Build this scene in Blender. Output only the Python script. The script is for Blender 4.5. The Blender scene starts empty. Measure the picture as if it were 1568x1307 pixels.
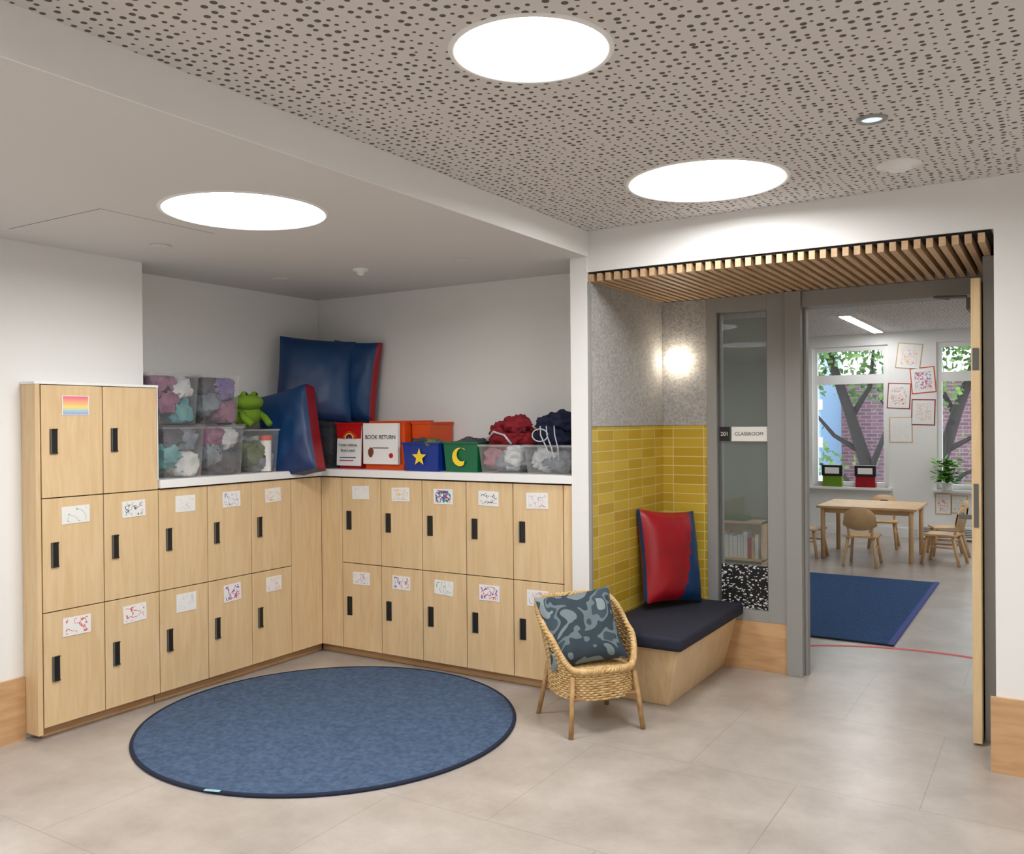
import bpy, bmesh, math, random
from mathutils import Vector, Matrix, noise
random.seed(7)
ZOOM = None
scene = bpy.context.scene
try:
    scene.view_settings.view_transform = 'Standard'
    scene.view_settings.look = 'None'
except Exception as e:
    print(e)

# ------------------------------------------------------------ materials
def newmat(name):
    m = bpy.data.materials.new(name); m.use_nodes = True
    nt = m.node_tree
    return m, nt, nt.nodes['Principled BSDF']

def s2l(c):
    return tuple(((v/255)/12.92 if v/255 <= .04045 else ((v/255+.055)/1.055)**2.4) for v in c) + (1,)

def mat(name, rgb, rough=.5, metal=0, rgb2=None, scale=5, stretch=(1,1,1), bump=0, bscale=None, detail=4, lo=.35, hi=.65, spec=.5, dist=0):
    m, nt, p = newmat(name)
    p.inputs['Base Color'].default_value = s2l(rgb)
    p.inputs['Roughness'].default_value = rough
    p.inputs['Metallic'].default_value = metal
    p.inputs['Specular IOR Level'].default_value = spec
    if rgb2 or bump:
        tc = nt.nodes.new('ShaderNodeTexCoord'); mp = nt.nodes.new('ShaderNodeMapping')
        mp.inputs['Scale'].default_value = stretch
        nt.links.new(tc.outputs['Object'], mp.inputs['Vector'])
    if rgb2:
        n = nt.nodes.new('ShaderNodeTexNoise'); n.inputs['Scale'].default_value = scale
        n.inputs['Detail'].default_value = detail; n.inputs['Distortion'].default_value = dist
        nt.links.new(mp.outputs[0], n.inputs['Vector'])
        r = nt.nodes.new('ShaderNodeValToRGB')
        r.color_ramp.elements[0].position = lo; r.color_ramp.elements[1].position = hi
        r.color_ramp.elements[0].color = s2l(rgb); r.color_ramp.elements[1].color = s2l(rgb2)
        nt.links.new(n.outputs['Fac'], r.inputs[0]); nt.links.new(r.outputs[0], p.inputs['Base Color'])
    if bump:
        n2 = nt.nodes.new('ShaderNodeTexNoise'); n2.inputs['Scale'].default_value = bscale or scale
        n2.inputs['Detail'].default_value = 3
        nt.links.new(mp.outputs[0], n2.inputs['Vector'])
        b = nt.nodes.new('ShaderNodeBump'); b.inputs['Strength'].default_value = bump; b.inputs['Distance'].default_value = .01
        nt.links.new(n2.outputs['Fac'], b.inputs['Height']); nt.links.new(b.outputs[0], p.inputs['Normal'])
    return m

def emis(name, rgb, strength):
    m, nt, p = newmat(name)
    p.inputs['Base Color'].default_value = s2l(rgb)
    p.inputs['Emission Color'].default_value = s2l(rgb)
    p.inputs['Emission Strength'].default_value = strength
    return m

def clear(name, rgb, fac, rough=.1, glossy=.12):
    m = bpy.data.materials.new(name); m.use_nodes = True
    nt = m.node_tree; nt.nodes.clear()
    o = nt.nodes.new('ShaderNodeOutputMaterial')
    t = nt.nodes.new('ShaderNodeBsdfTransparent'); d = nt.nodes.new('ShaderNodeBsdfDiffuse'); g = nt.nodes.new('ShaderNodeBsdfGlossy')
    d.inputs['Color'].default_value = s2l(rgb); g.inputs['Roughness'].default_value = rough
    m1 = nt.nodes.new('ShaderNodeMixShader'); m1.inputs[0].default_value = fac
    m2 = nt.nodes.new('ShaderNodeMixShader'); m2.inputs[0].default_value = glossy
    nt.links.new(t.outputs[0], m1.inputs[1]); nt.links.new(d.outputs[0], m1.inputs[2])
    nt.links.new(m1.outputs[0], m2.inputs[1]); nt.links.new(g.outputs[0], m2.inputs[2])
    nt.links.new(m2.outputs[0], o.inputs[0])
    return m

WHITE = mat('wall_paint', (236,236,234), .6, bump=.03, bscale=120)
CEILW = mat('ceiling_paint', (216,214,212), .7)
WOOD = mat('light_maple', (228,200,157), .42, rgb2=(218,187,141), scale=3.2, stretch=(9,9,.9), detail=8, dist=.8)
WOODD = mat('base_plywood', (206,166,122), .45, rgb2=(190,148,104), scale=3, stretch=(1.5,1.5,10), detail=8, dist=.6)
WOODSLAT = mat('slat_oak', (208,178,142), .5, rgb2=(190,156,118), scale=4, stretch=(8,1,8), detail=6)
GAP = mat('shadow_gap', (60,44,30), .8)
COUNTER = mat('white_laminate', (243,243,242), .3)
BLACK = mat('black_plastic', (28,27,27), .4)
DARK = mat('dark_backing', (22,18,15), .9)
GREYM = mat('grey_painted_metal', (150,150,147), .4)
GREYD = mat('grey_metal_dark', (105,106,104), .35, metal=.4)
RECESSDIM = mat('lamp_recess_dimmed', (50,50,50), .5)  # white recess wall, darkened in its colour so lamp light doesn't clip it
FELT = mat('grey_felt', (180,179,177), .95, rgb2=(156,155,153), scale=70, bump=.3, bscale=90, detail=6, lo=.4, hi=.62)
NAVY = mat('navy_upholstery', (30,34,52), .8, rgb2=(23,26,43), scale=200)
RUG = mat('rug_blue', (56,78,108), .95, rgb2=(80,102,132), scale=38, bump=.8, bscale=140, detail=8, lo=.34, hi=.68)
RUGE = mat('rug_binding', (22,31,54), .9)
RUG2 = mat('rug_classroom_blue', (20,60,106), .95, rgb2=(30,78,128), scale=60, bump=.5, bscale=150)
RUG2E = mat('rug_classroom_edge', (70,84,150), .9)
BLUE = mat('vinyl_blue', (14,64,112), .42, rgb2=(10,54,100), scale=3, bump=.12, bscale=6)
NAVYV = mat('vinyl_navy', (28,52,98), .42, bump=.12, bscale=6)
RED = mat('vinyl_red', (160,10,28), .42, rgb2=(138,7,24), scale=3, bump=.12, bscale=6)
REDP = mat('plastic_red', (190,24,26), .35)
ORANGE = mat('plastic_orange', (214,76,16), .4)
BLUEP = mat('plastic_blue', (12,50,140), .35)
GREENP = mat('plastic_green', (6,102,66), .35)
YEL = mat('yellow_print', (246,210,50), .5)
PAPER = mat('white_paper', (238,237,234), .7)
WICKER = mat('wicker_cane', (216,186,132), .55, rgb2=(190,152,98), scale=40, detail=3)
CANE = mat('cane_leg', (190,154,104), .5, rgb2=(162,122,76), scale=20)
PLASTIC = clear('clear_plastic', (226,230,232), .10, .12, .07)
SMOKE = clear('smoked_plastic', (90,92,96), .45, .2, .08)
GLASS = clear('glass', (150,162,156), .16, .02, .07)
WGLASS = clear('window_glass', (200,210,215), .03, .02, .05)
GREENW = mat('sage_wall', (128,138,128), .7)
REDTAPE = mat('red_tape', (225,60,60), .5)
LEAF = mat('leaf_green', (70,140,40), .5, rgb2=(120,180,60), scale=6)
LEAFT = mat('tree_leaf', (60,105,48), .6, rgb2=(120,155,76), scale=2)
BARK = mat('bark', (42,36,34), .9)
FROG = mat('plush_green', (106,142,30), .9, bump=.4, bscale=80)
PLUSHD = mat('plush_dark', (60,66,52), .9, bump=.6, bscale=60)
LIGHT = emis('lamp_diffuser', (252,251,250), 29)
LIGHTC = emis('linear_diffuser', (252,252,252), 34)
GLOBE = emis('globe_glow', (255,240,218), 10)
TRIMW = mat('trim_white', (240,240,238), .4)

def brickmat(name, c1, c2, cm, w, h, mortar, offset=0, coord='wall', rough=.35, bump=.3):
    m, nt, p = newmat(name)
    tc = nt.nodes.new('ShaderNodeTexCoord'); sp = nt.nodes.new('ShaderNodeSeparateXYZ'); cb = nt.nodes.new('ShaderNodeCombineXYZ')
    nt.links.new(tc.outputs['Object'], sp.inputs[0])
    if coord == 'wall':
        ad = nt.nodes.new('ShaderNodeMath'); ad.operation = 'ADD'
        nt.links.new(sp.outputs[0], ad.inputs[0]); nt.links.new(sp.outputs[1], ad.inputs[1])
        nt.links.new(ad.outputs[0], cb.inputs[0]); nt.links.new(sp.outputs[2], cb.inputs[1])
    else:
        nt.links.new(sp.outputs[0], cb.inputs[0]); nt.links.new(sp.outputs[1], cb.inputs[1])
    b = nt.nodes.new('ShaderNodeTexBrick'); b.offset = offset; b.squash = 1
    b.inputs['Scale'].default_value = 1; b.inputs['Brick Width'].default_value = w; b.inputs['Row Height'].default_value = h
    b.inputs['Mortar Size'].default_value = mortar; b.inputs['Mortar Smooth'].default_value = .1
    b.inputs['Color1'].default_value = s2l(c1); b.inputs['Color2'].default_value = s2l(c2); b.inputs['Mortar'].default_value = s2l(cm)
    nt.links.new(cb.outputs[0], b.inputs['Vector'])
    p.inputs['Roughness'].default_value = rough
    return m, nt, p, b

TILE, nt, p, b = brickmat('yellow_tile', (206,176,66), (184,151,44), (216,200,130), .2, .058, .0026, rough=.25)
nt.links.new(b.outputs['Color'], p.inputs['Base Color'])
bp = nt.nodes.new('ShaderNodeBump'); bp.inputs['Strength'].default_value = .4; bp.inputs['Distance'].default_value = .003; bp.invert = True
nt.links.new(b.outputs['Fac'], bp.inputs['Height']); nt.links.new(bp.outputs[0], p.inputs['Normal'])
BRICK, nt, p, b = brickmat('red_brick', (122,84,92), (100,70,78), (134,122,130), .3, .1, .012, offset=.5, rough=.9)
nt.links.new(b.outputs['Color'], p.inputs['Base Color'])

# floor
FLOORM, nt, p, b = brickmat('vinyl_floor', (1,1,1), (1,1,1), (0,0,0), .92, .92, .002, offset=.5, coord='floor', rough=.3)
tc = nt.nodes['Texture Coordinate']
n1 = nt.nodes.new('ShaderNodeTexNoise'); n1.inputs['Scale'].default_value = 2.6; n1.inputs['Detail'].default_value = 10; n1.inputs['Roughness'].default_value = .7
nt.links.new(tc.outputs['Object'], n1.inputs['Vector'])
cr = nt.nodes.new('ShaderNodeValToRGB'); cr.color_ramp.elements[0].position = .30; cr.color_ramp.elements[1].position = .70
cr.color_ramp.elements[0].color = s2l((156,147,139)); cr.color_ramp.elements[1].color = s2l((190,182,174))
nt.links.new(n1.outputs['Fac'], cr.inputs[0])
mx = nt.nodes.new('ShaderNodeMixRGB'); mx.blend_type = 'MIX'; mx.inputs[2].default_value = s2l((132,124,116))
ml = nt.nodes.new('ShaderNodeMath'); ml.operation = 'MULTIPLY'; ml.inputs[1].default_value = .6
nt.links.new(b.outputs['Fac'], ml.inputs[0]); nt.links.new(ml.outputs[0], mx.inputs[0])
nt.links.new(cr.outputs[0], mx.inputs[1]); nt.links.new(mx.outputs[0], p.inputs['Base Color'])

# perforated ceiling
PERF, nt, p = newmat('perforated_plasterboard')
tc = nt.nodes.new('ShaderNodeTexCoord'); mp = nt.nodes.new('ShaderNodeMapping')
mp.inputs['Scale'].default_value = (28,28,28)
nt.links.new(tc.outputs['Object'], mp.inputs[0])
vo = nt.nodes.new('ShaderNodeTexVoronoi'); vo.voronoi_dimensions = '2D'; vo.inputs['Scale'].default_value = 1; vo.inputs['Randomness'].default_value = .5
nt.links.new(mp.outputs[0], vo.inputs['Vector'])
sp = nt.nodes.new('ShaderNodeSeparateColor'); nt.links.new(vo.outputs['Color'], sp.inputs[0])
mr = nt.nodes.new('ShaderNodeMapRange'); mr.inputs[1].default_value = 0; mr.inputs[2].default_value = 1; mr.inputs[3].default_value = .13; mr.inputs[4].default_value = .27
nt.links.new(sp.outputs[0], mr.inputs[0])
lt = nt.nodes.new('ShaderNodeMath'); lt.operation = 'LESS_THAN'
nt.links.new(vo.outputs['Distance'], lt.inputs[0]); nt.links.new(mr.outputs[0], lt.inputs[1])
mx = nt.nodes.new('ShaderNodeMixRGB'); mx.inputs[1].default_value = s2l((214,210,207)); mx.inputs[2].default_value = s2l((92,85,82))
nt.links.new(lt.outputs[0], mx.inputs[0]); nt.links.new(mx.outputs[0], p.inputs['Base Color'])
p.inputs['Roughness'].default_value = .8

def drawing(name, cols, scale=28, width=.03, bg=(238,237,234)):
    m, nt, p = newmat(name); p.inputs['Roughness'].default_value = .7
    tc = nt.nodes.new('ShaderNodeTexCoord')
    prev = None
    for i, c in enumerate(cols):
        mp = nt.nodes.new('ShaderNodeMapping'); mp.inputs['Location'].default_value = (i*3.1, i*1.7, i*2.3)
        nt.links.new(tc.outputs['Object'], mp.inputs[0])
        n = nt.nodes.new('ShaderNodeTexNoise'); n.inputs['Scale'].default_value = scale; n.inputs['Detail'].default_value = 1.5
        nt.links.new(mp.outputs[0], n.inputs['Vector'])
        s = nt.nodes.new('ShaderNodeMath'); s.operation = 'SUBTRACT'; s.inputs[1].default_value = .5
        a = nt.nodes.new('ShaderNodeMath'); a.operation = 'ABSOLUTE'; l = nt.nodes.new('ShaderNodeMath'); l.operation = 'LESS_THAN'; l.inputs[1].default_value = width
        nt.links.new(n.outputs['Fac'], s.inputs[0]); nt.links.new(s.outputs[0], a.inputs[0]); nt.links.new(a.outputs[0], l.inputs[0])
        x = nt.nodes.new('ShaderNodeMixRGB'); x.inputs[2].default_value = s2l(c)
        if prev is None: x.inputs[1].default_value = s2l(bg)
        else: nt.links.new(prev.outputs[0], x.inputs[1])
        nt.links.new(l.outputs[0], x.inputs[0]); prev = x
    nt.links.new(prev.outputs[0], p.inputs['Base Color'])
    return m
D = [drawing('drawing_mixed', [(214,150,170),(130,150,200)], 24, .010),
     drawing('drawing_red', [(216,90,84)], 26, .020),
     drawing('drawing_green', [(110,180,140)], 20, .012),
     drawing('drawing_ink', [(100,104,112)], 28, .014),
     drawing('drawing_faint', [(215,215,220)], 18, .010),
     drawing('drawing_bold', [(40,90,190),(220,60,50),(30,150,150)], 24, .04),
     drawing('drawing_pinks', [(226,150,170),(240,200,110)], 18, .012),
     drawing('drawing_violet', [(130,90,190),(220,90,90)], 22, .020)]
CAMO, nt, p = newmat('leaf_print_fabric'); p.inputs['Roughness'].default_value = .85
tc = nt.nodes.new('ShaderNodeTexCoord'); n = nt.nodes.new('ShaderNodeTexNoise'); n.inputs['Scale'].default_value = 8; n.inputs['Detail'].default_value = .8; n.inputs['Distortion'].default_value = .7
nt.links.new(tc.outputs['Object'], n.inputs['Vector'])
cr = nt.nodes.new('ShaderNodeValToRGB'); cr.color_ramp.interpolation = 'CONSTANT'; e = cr.color_ramp.elements
e[0].position = 0; e[0].color = s2l((112,126,132)); e[1].position = .40; e[1].color = s2l((46,60,70))
for pos, c in ((.53,(100,114,120)),(.60,(56,72,82)),(.68,(132,144,148))):
    q = e.new(pos); q.color = s2l(c)
nt.links.new(n.outputs['Fac'], cr.inputs[0]); nt.links.new(cr.outputs[0], p.inputs['Base Color'])
SEQ, nt, p = newmat('black_sequins')
tc = nt.nodes.new('ShaderNodeTexCoord'); mp = nt.nodes.new('ShaderNodeMapping'); mp.inputs['Scale'].default_value = (90,1,150)
nt.links.new(tc.outputs['Object'], mp.inputs[0])
vo = nt.nodes.new('ShaderNodeTexVoronoi'); vo.inputs['Scale'].default_value = 1; nt.links.new(mp.outputs[0], vo.inputs['Vector'])
cr = nt.nodes.new('ShaderNodeValToRGB'); cr.color_ramp.interpolation = 'CONSTANT'
cr.color_ramp.elements[0].color = (.006,.006,.006,1); cr.color_ramp.elements[1].position = .84; cr.color_ramp.elements[1].color = (.7,.7,.7,1)
sp = nt.nodes.new('ShaderNodeSeparateColor'); nt.links.new(vo.outputs['Color'], sp.inputs[0]); nt.links.new(sp.outputs[0], cr.inputs[0])
nt.links.new(cr.outputs[0], p.inputs['Base Color'])
RAIN, nt, p = newmat('rainbow_paint')
tc = nt.nodes.new('ShaderNodeTexCoord'); sp = nt.nodes.new('ShaderNodeSeparateXYZ'); nt.links.new(tc.outputs['Object'], sp.inputs[0])
mr = nt.nodes.new('ShaderNodeMapRange'); mr.inputs[1].default_value = 1.555; mr.inputs[2].default_value = 1.645
nt.links.new(sp.outputs[2], mr.inputs[0])
cr = nt.nodes.new('ShaderNodeValToRGB'); e = cr.color_ramp.elements
e[0].position = 0; e[0].color = s2l((170,165,215)); e[1].position = 1; e[1].color = s2l((235,110,130))
for pos, c in ((.18,(160,205,225)),(.4,(245,225,130)),(.62,(250,190,130)),(.8,(245,150,150))):
    q = e.new(pos); q.color = s2l(c)
nt.links.new(mr.outputs[0], cr.inputs[0]); nt.links.new(cr.outputs[0], p.inputs['Base Color'])

# ------------------------------------------------------------ mesh builder
class MB:
    def __init__(s, name):
        s.name = name; s.v = []; s.f = []; s.fm = []; s.fs = []; s.mats = []; s.T = Matrix.Identity(4)
    def mi(s, m):
        if m not in s.mats: s.mats.append(m)
        return s.mats.index(m)
    def add(s, vs, fs, m, smooth=False):
        o = len(s.v); s.v += [s.T @ Vector(v) for v in vs]
        i = s.mi(m) if not isinstance(m, list) else None
        for k, f in enumerate(fs):
            s.f.append([a+o for a in f]); s.fm.append(i if i is not None else s.mi(m[k])); s.fs.append(smooth)
    def hexa(s, p, m):
        s.add(p, [(0,3,2,1),(4,5,6,7),(0,1,5,4),(1,2,6,5),(2,3,7,6),(3,0,4,7)], m)
    def box(s, x0, x1, y0, y1, z0, z1, m):
        s.hexa([(x0,y0,z0),(x1,y0,z0),(x1,y1,z0),(x0,y1,z0),(x0,y0,z1),(x1,y0,z1),(x1,y1,z1),(x0,y1,z1)], m)
    def cyl(s, c, r, h, m, n=32, r2=None, axis='z', caps=True, smooth=True):
        r2 = r if r2 is None else r2; vs = []
        for k in range(2):
            for i in range(n):
                a = 2*math.pi*i/n; R = (r, r2)[k]; x, y, z = R*math.cos(a), R*math.sin(a), k*h
                if axis == 'x': x, y, z = z, x, y
                elif axis == 'y': x, y, z = y, z, x
                vs.append((c[0]+x, c[1]+y, c[2]+z))
        s.add(vs, [(i, (i+1) % n, n+(i+1) % n, n+i) for i in range(n)], m, smooth)
        if caps: s.add(vs, [tuple(reversed(range(n))), tuple(range(n, 2*n))], m)
    def disc(s, c, r, m, n=48):
        s.add([(c[0]+r*math.cos(2*math.pi*i/n), c[1]+r*math.sin(2*math.pi*i/n), c[2]) for i in range(n)], [tuple(reversed(range(n)))], m)
    def lathe(s, c, prof, m, n=48):
        vs = []; fs = []
        for (r, z) in prof:
            for i in range(n):
                a = 2*math.pi*i/n; vs.append((c[0]+r*math.cos(a), c[1]+r*math.sin(a), c[2]+z))
        for k in range(len(prof)-1):
            for i in range(n): fs.append((k*n+i, k*n+(i+1) % n, (k+1)*n+(i+1) % n, (k+1)*n+i))
        s.add(vs, fs, m, True)
    def tube(s, pts, r, m, n=6, closed=False, r2=None):
        pts = [Vector(q) for q in pts]; N = len(pts); vs = []; fs = []; up = Vector((0,0,1)); last = None
        for i, q in enumerate(pts):
            a = pts[(i-1) % N] if (closed or i > 0) else q; bb = pts[(i+1) % N] if (closed or i < N-1) else q
            t = (bb-a).normalized()
            if last is None:
                x = t.cross(up)
                if x.length < .05: x = t.cross(Vector((1,0,0)))
            else: x = last - t*last.dot(t)
            x.normalize(); last = x; y = t.cross(x)
            R = r if r2 is None else r+(r2-r)*i/(N-1)
            for k in range(n):
                an = 2*math.pi*k/n; vs.append(q+x*R*math.cos(an)+y*R*math.sin(an))
        for i in range(N if closed else N-1):
            j = (i+1) % N
            for k in range(n): fs.append((i*n+k, i*n+(k+1) % n, j*n+(k+1) % n, j*n+k))
        if not closed: fs += [tuple(reversed(range(n))), tuple(range((N-1)*n, N*n))]
        s.add(vs, fs, m, True)
    def blob(s, c, rad, m, amp=.25, freq=2.0, sub=3, seed=0, flat=None, clamp=None):
        bm = bmesh.new(); bmesh.ops.create_icosphere(bm, subdivisions=sub, radius=1)
        vs = []
        for v in bm.verts:
            d = 1+amp*noise.fractal(v.co*freq+Vector((seed*7.3, seed*3.1, 0)), .6, 2.0, 3)
            q = Vector((v.co.x*rad[0]*d, v.co.y*rad[1]*d, v.co.z*rad[2]*d))+Vector(c)
            if flat is not None and q.z < flat: q.z = flat
            if clamp:
                q.x = min(max(q.x, clamp[0]), clamp[1]); q.y = min(max(q.y, clamp[2]), clamp[3]); q.z = min(q.z, clamp[4])
            vs.append(q)
        s.add(vs, [[v.index for v in f.verts] for f in bm.faces], m, True); bm.free()
    def pillow(s, w, h, t, fn, n=22, pinch=.06, gus=.02, gm=None):
        def P(u, v, sd):
            pr = ((1-abs(u)**3.2)*(1-abs(v)**3.2))
            th = gus/2+(t/2-gus/2)*(max(pr, 0)**.55)
            wr = .006*noise.noise(Vector((u*3, v*3, sd*4)))
            x = w/2*u*(1-pinch*(1-v*v)*abs(u)); z = h/2*v*(1-pinch*(1-u*u)*abs(v))
            return (x, -sd*(th+wr*min(1, pr*3)), z)
        for sd in (1, -1):
            vs = [P(-1+2*i/n, -1+2*j/n, sd) for j in range(n+1) for i in range(n+1)]; fs = []; ms = []
            for j in range(n):
                for i in range(n):
                    a = j*(n+1)+i; q = (a, a+1, a+n+2, a+n+1)
                    fs.append(q if sd > 0 else q[::-1]); ms.append(fn(-1+2*(i+.5)/n, -1+2*(j+.5)/n, sd))
            s.add(vs, fs, ms, True)
        ring = [(-1+2*i/n, -1) for i in range(n)]+[(1, -1+2*i/n) for i in range(n)]+[(1-2*i/n, 1) for i in range(n)]+[(-1, 1-2*i/n) for i in range(n)]
        L = len(ring); vs = [P(u, v, 1) for u, v in ring]+[P(u, v, -1) for u, v in ring]
        fs = []; ms = []
        for i in range(L):
            j = (i+1) % L; fs.append((i, L+i, L+j, j)); ms.append(gm(*ring[i]) if gm else fn(ring[i][0], ring[i][1], 1))
        s.add(vs, fs, ms, True)
    def done(s, bevel=0, seg=2):
        me = bpy.data.meshes.new(s.name); me.from_pydata([tuple(v) for v in s.v], [], s.f)
        for m in s.mats: me.materials.append(m)
        me.polygons.foreach_set('material_index', s.fm); me.polygons.foreach_set('use_smooth', s.fs); me.update()
        o = bpy.data.objects.new(s.name, me); scene.collection.objects.link(o)
        if bevel:
            md = o.modifiers.new('bevel', 'BEVEL'); md.width = bevel; md.segments = seg; md.limit_method = 'ANGLE'; md.angle_limit = math.radians(50)
        return o

def box(name, x0, x1, y0, y1, z0, z1, m, bevel=0):
    b = MB(name); b.box(x0, x1, y0, y1, z0, z1, m); return b.done(bevel)

def text(name, body, loc, size, m, parent, rz=0, extrude=.0006):
    c = bpy.data.curves.new(name, 'FONT'); c.body = body; c.size = size; c.extrude = extrude; c.align_x = 'CENTER'; c.align_y = 'CENTER'
    c.materials.append(m); o = bpy.data.objects.new(name, c); scene.collection.objects.link(o)
    o.rotation_euler = (math.pi/2, 0, rz); o.location = loc; o.parent = parent
    return o

def place(x, y, z, rz=0, rx=0, ry=0):
    return Matrix.Translation((x, y, z)) @ Matrix.Rotation(rz, 4, 'Z') @ Matrix.Rotation(rx, 4, 'X') @ Matrix.Rotation(ry, 4, 'Y')

# ------------------------------------------------------------ room shell
XL, XR, YB, H1, H2 = -4.23, 2.5, 4.25, 2.52, 2.385
box('floor', -6.1, 2.6, -3.2, 12.3, -.1, 0, FLOORM)
box('wall_left', -4.75, XL, -3.1, 3.02, 0, 2.7, WHITE)
box('wall_left_alcove', -4.75, -4.53, 3.02, 4.8, 0, 2.7, WHITE)
box('wall_back', -4.53, -2.25, 4.66, 4.8, 0, 2.7, WHITE)
box('wall_niche_side', -2.25, -2.15, 4.24, 5.28, 0, 2.7, WHITE)
box('wall_right_of_door', -.23, 2.6, YB, 5.4, 0, 2.7, WHITE)
box('wall_door_header', -2.15, -.23, YB, 5.28, 2.302, 2.7, WHITE)
box('wall_niche_back', -2.25, -1.847, 5.28, 5.4, 0, 2.7, WHITE)
box('wall_above_door', -1.847, -.23, 5.28, 5.4, 2.25, 2.7, WHITE)
box('wall_classroom_front', -6.1, -2.25, 5.28, 5.4, 0, 2.7, WHITE)
box('wall_right', 2.5, 2.6, -3.1, YB, 0, 2.7, WHITE)
box('wall_rear', -4.75, 2.6, -3.2, -3.1, 0, 2.7, WHITE)
box('wall_classroom_left', -6.1, -6.0, 5.4, 12.3, 0, 2.7, WHITE)
box('wall_classroom_right', 2.5, 2.6, 5.4, 12.3, 0, 2.7, WHITE)
W1 = (-2.79, -1.85, .62, 2.45); W2 = (-1.29, -.35, .62, 2.45)
b = MB('wall_classroom_far')
for x0, x1, z0, z1 in ((-6, W1[0], 0, 2.7), (W1[1], W2[0], 0, 2.7), (W2[1], 2.5, 0, 2.7), (W1[0], W1[1], 0, W1[2]), (W1[0], W1[1], W1[3], 2.7), (W2[0], W2[1], 0, W2[2]), (W2[0], W2[1], W2[3], 2.7)):
    b.box(x0, x1, 12.1, 12.4, z0, z1, WHITE)
b.done()
box('wall_classroom_partition', -6.0, -2.52, 9.45, 9.55, 0, 2.6, GREENW)

LAMPS1 = [(-1.23, 2.10, .215), (-1.277, 3.654, .33), (.9, .6, .33), (-1.25, .3, .33), (.95, 2.6, .33), (-1.2, -1.7, .33)]  # first two are in view; the others are unseen, added to light the room
LAMPS2 = [(-2.88, 2.548, .33), (-3.1, .4, .33)]  # second disc is unseen, added to light the room
def cut(o, lamps, z):
    for (x, y, r) in lamps:
        c = MB('cut'); c.cyl((x, y, z-.05), r, .13, WHITE, n=64); co = c.done()
        md = o.modifiers.new('b', 'BOOLEAN'); md.operation = 'DIFFERENCE'; md.object = co; md.solver = 'EXACT'
        dg = bpy.context.evaluated_depsgraph_get(); me = bpy.data.meshes.new_from_object(o.evaluated_get(dg))
        o.modifiers.clear(); o.data = me; bpy.data.objects.remove(co)
c1 = box('ceiling_perforated', -2.15, 2.5, -3.1, YB, H1, 2.7, PERF); cut(c1, LAMPS1, H1)
c2 = box('ceiling_lowered', -4.53, -2.15, -3.1, 4.66, H2, 2.7, CEILW); cut(c2, LAMPS2, H2)
box('trim_bulkhead', -2.15, -2.145, -3.1, 4.25, H2, H1, TRIMW)
box('ceiling_classroom', -6.0, 2.5, 5.4, 12.1, 2.6, 2.7, PERF)
box('roof_slab', -6.1, 2.6, -3.2, 12.4, 2.7, 2.8, CEILW)
for lamps, z in ((LAMPS1, H1), (LAMPS2, H2)):
    for (x, y, r) in lamps:
        b = MB('recessed_ceiling_light')
        b.lathe((x, y, z), [(r-.003, .078), (r-.004, 0)], RECESSDIM, n=64)
        b.lathe((x, y, z), [(r-.004, 0), (r-.002, -.004), (r+.012, -.004), (r+.014, 0)], TRIMW, n=64)
        b.disc((x, y, z+.055), r-.004, LIGHT, n=64); b.done()

b = MB('ceiling_access_panel')
b.box(-4.0, -3.32, 2.18, 2.183, H2-.001, H2, GREYD); b.box(-3.323, -3.32, 2.18, 2.75, H2-.001, H2, GREYM); b.done()
b = MB('ceiling_spotlight'); b.lathe((-.535, 3.2, H1), [(.05, 0), (.05, -.006), (.036, -.008), (.034, .0)], GREYM); b.disc((-.535, 3.2, H1-.002), .034, emis('spot_on', (215,232,250), .9)); b.done()
b = MB('smoke_detector'); b.lathe((-.54, 3.83, H1), [(.085, 0), (.085, -.008), (.05, -.010), (.045, -.022), (.03, -.028), (.0, -.028)], TRIMW); b.done()
for (x, y, r) in ((-3.76, 2.79, .05), (-4.02, 3.82, .05), (-2.75, 3.95, .05)):
    b = MB('sprinkler_cover'); b.lathe((x, y, H2-.001), [(r, 0), (r, -.004), (r-.004, -.006), (0, -.006)], CEILW); b.done()
b = MB('motion_sensor'); b.lathe((-3.40, 3.85, H2), [(.045, 0), (.045, -.012), (.022, -.016), (.02, -.032), (0, -.04)], TRIMW); b.done()

box('baseboard_left', XL, XL+.018, -3.1, 2.35, 0, .30, WOODD)
box('baseboard_right', -.25, 2.5, YB-.018, YB, 0, .32, WOODD)
box('baseboard_classroom', -6, 2.5, 12.08, 12.1, 0, .12, TRIMW)

# ------------------------------------------------------------ lockers
XF, YF = -4.11, 4.25
rows = [(.06, .604), (.609, 1.151)]
def handle_x(b, y, z):
    b.box(XF, XF+.004, y-.019, y+.019, z-.06, z+.06, BLACK)
    b.box(XF+.004, XF+.011, y-.019, y-.013, z-.06, z+.06, GREYD)
    b.box(XF+.004, XF+.009, y-.019, y+.019, z-.06, z-.054, BLACK); b.box(XF+.004, XF+.009, y-.019, y+.019, z+.054, z+.06, BLACK)
b = MB('locker_bank')
b.box(-4.229, XF-.018, 2.37, 3.02, .06, 1.698, GAP)
b.box(-4.22, -4.165, 2.40, 3.02, 0.001, .06, WOODD)
b.box(-4.229, XF+.002, 2.352, 2.376, .03, 1.70, WOOD)
b.box(-4.229, XF+.004, 2.348, 3.024, 1.70, 1.714, COUNTER)
b.box(-4.229, XF, 3.013, 3.0235, 1.206, 1.70, COUNTER)
for c in range(2):
    y0 = 2.38+.32*c
    for (z0, z1) in rows+[(1.156, 1.697)]:
        b.box(XF-.018, XF, y0+.0025, y0+.3175, z0, z1, WOOD); handle_x(b, y0+.062, (z0+z1)/2)
b.done(.0015, 1)
b = MB('locker_bank')
b.box(-4.529, XF-.018, 3.025, 4.265, .06, 1.159, GAP)
b.box(-4.22, -4.165, 3.025, 4.30, 0.001, .06, WOODD)
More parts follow.
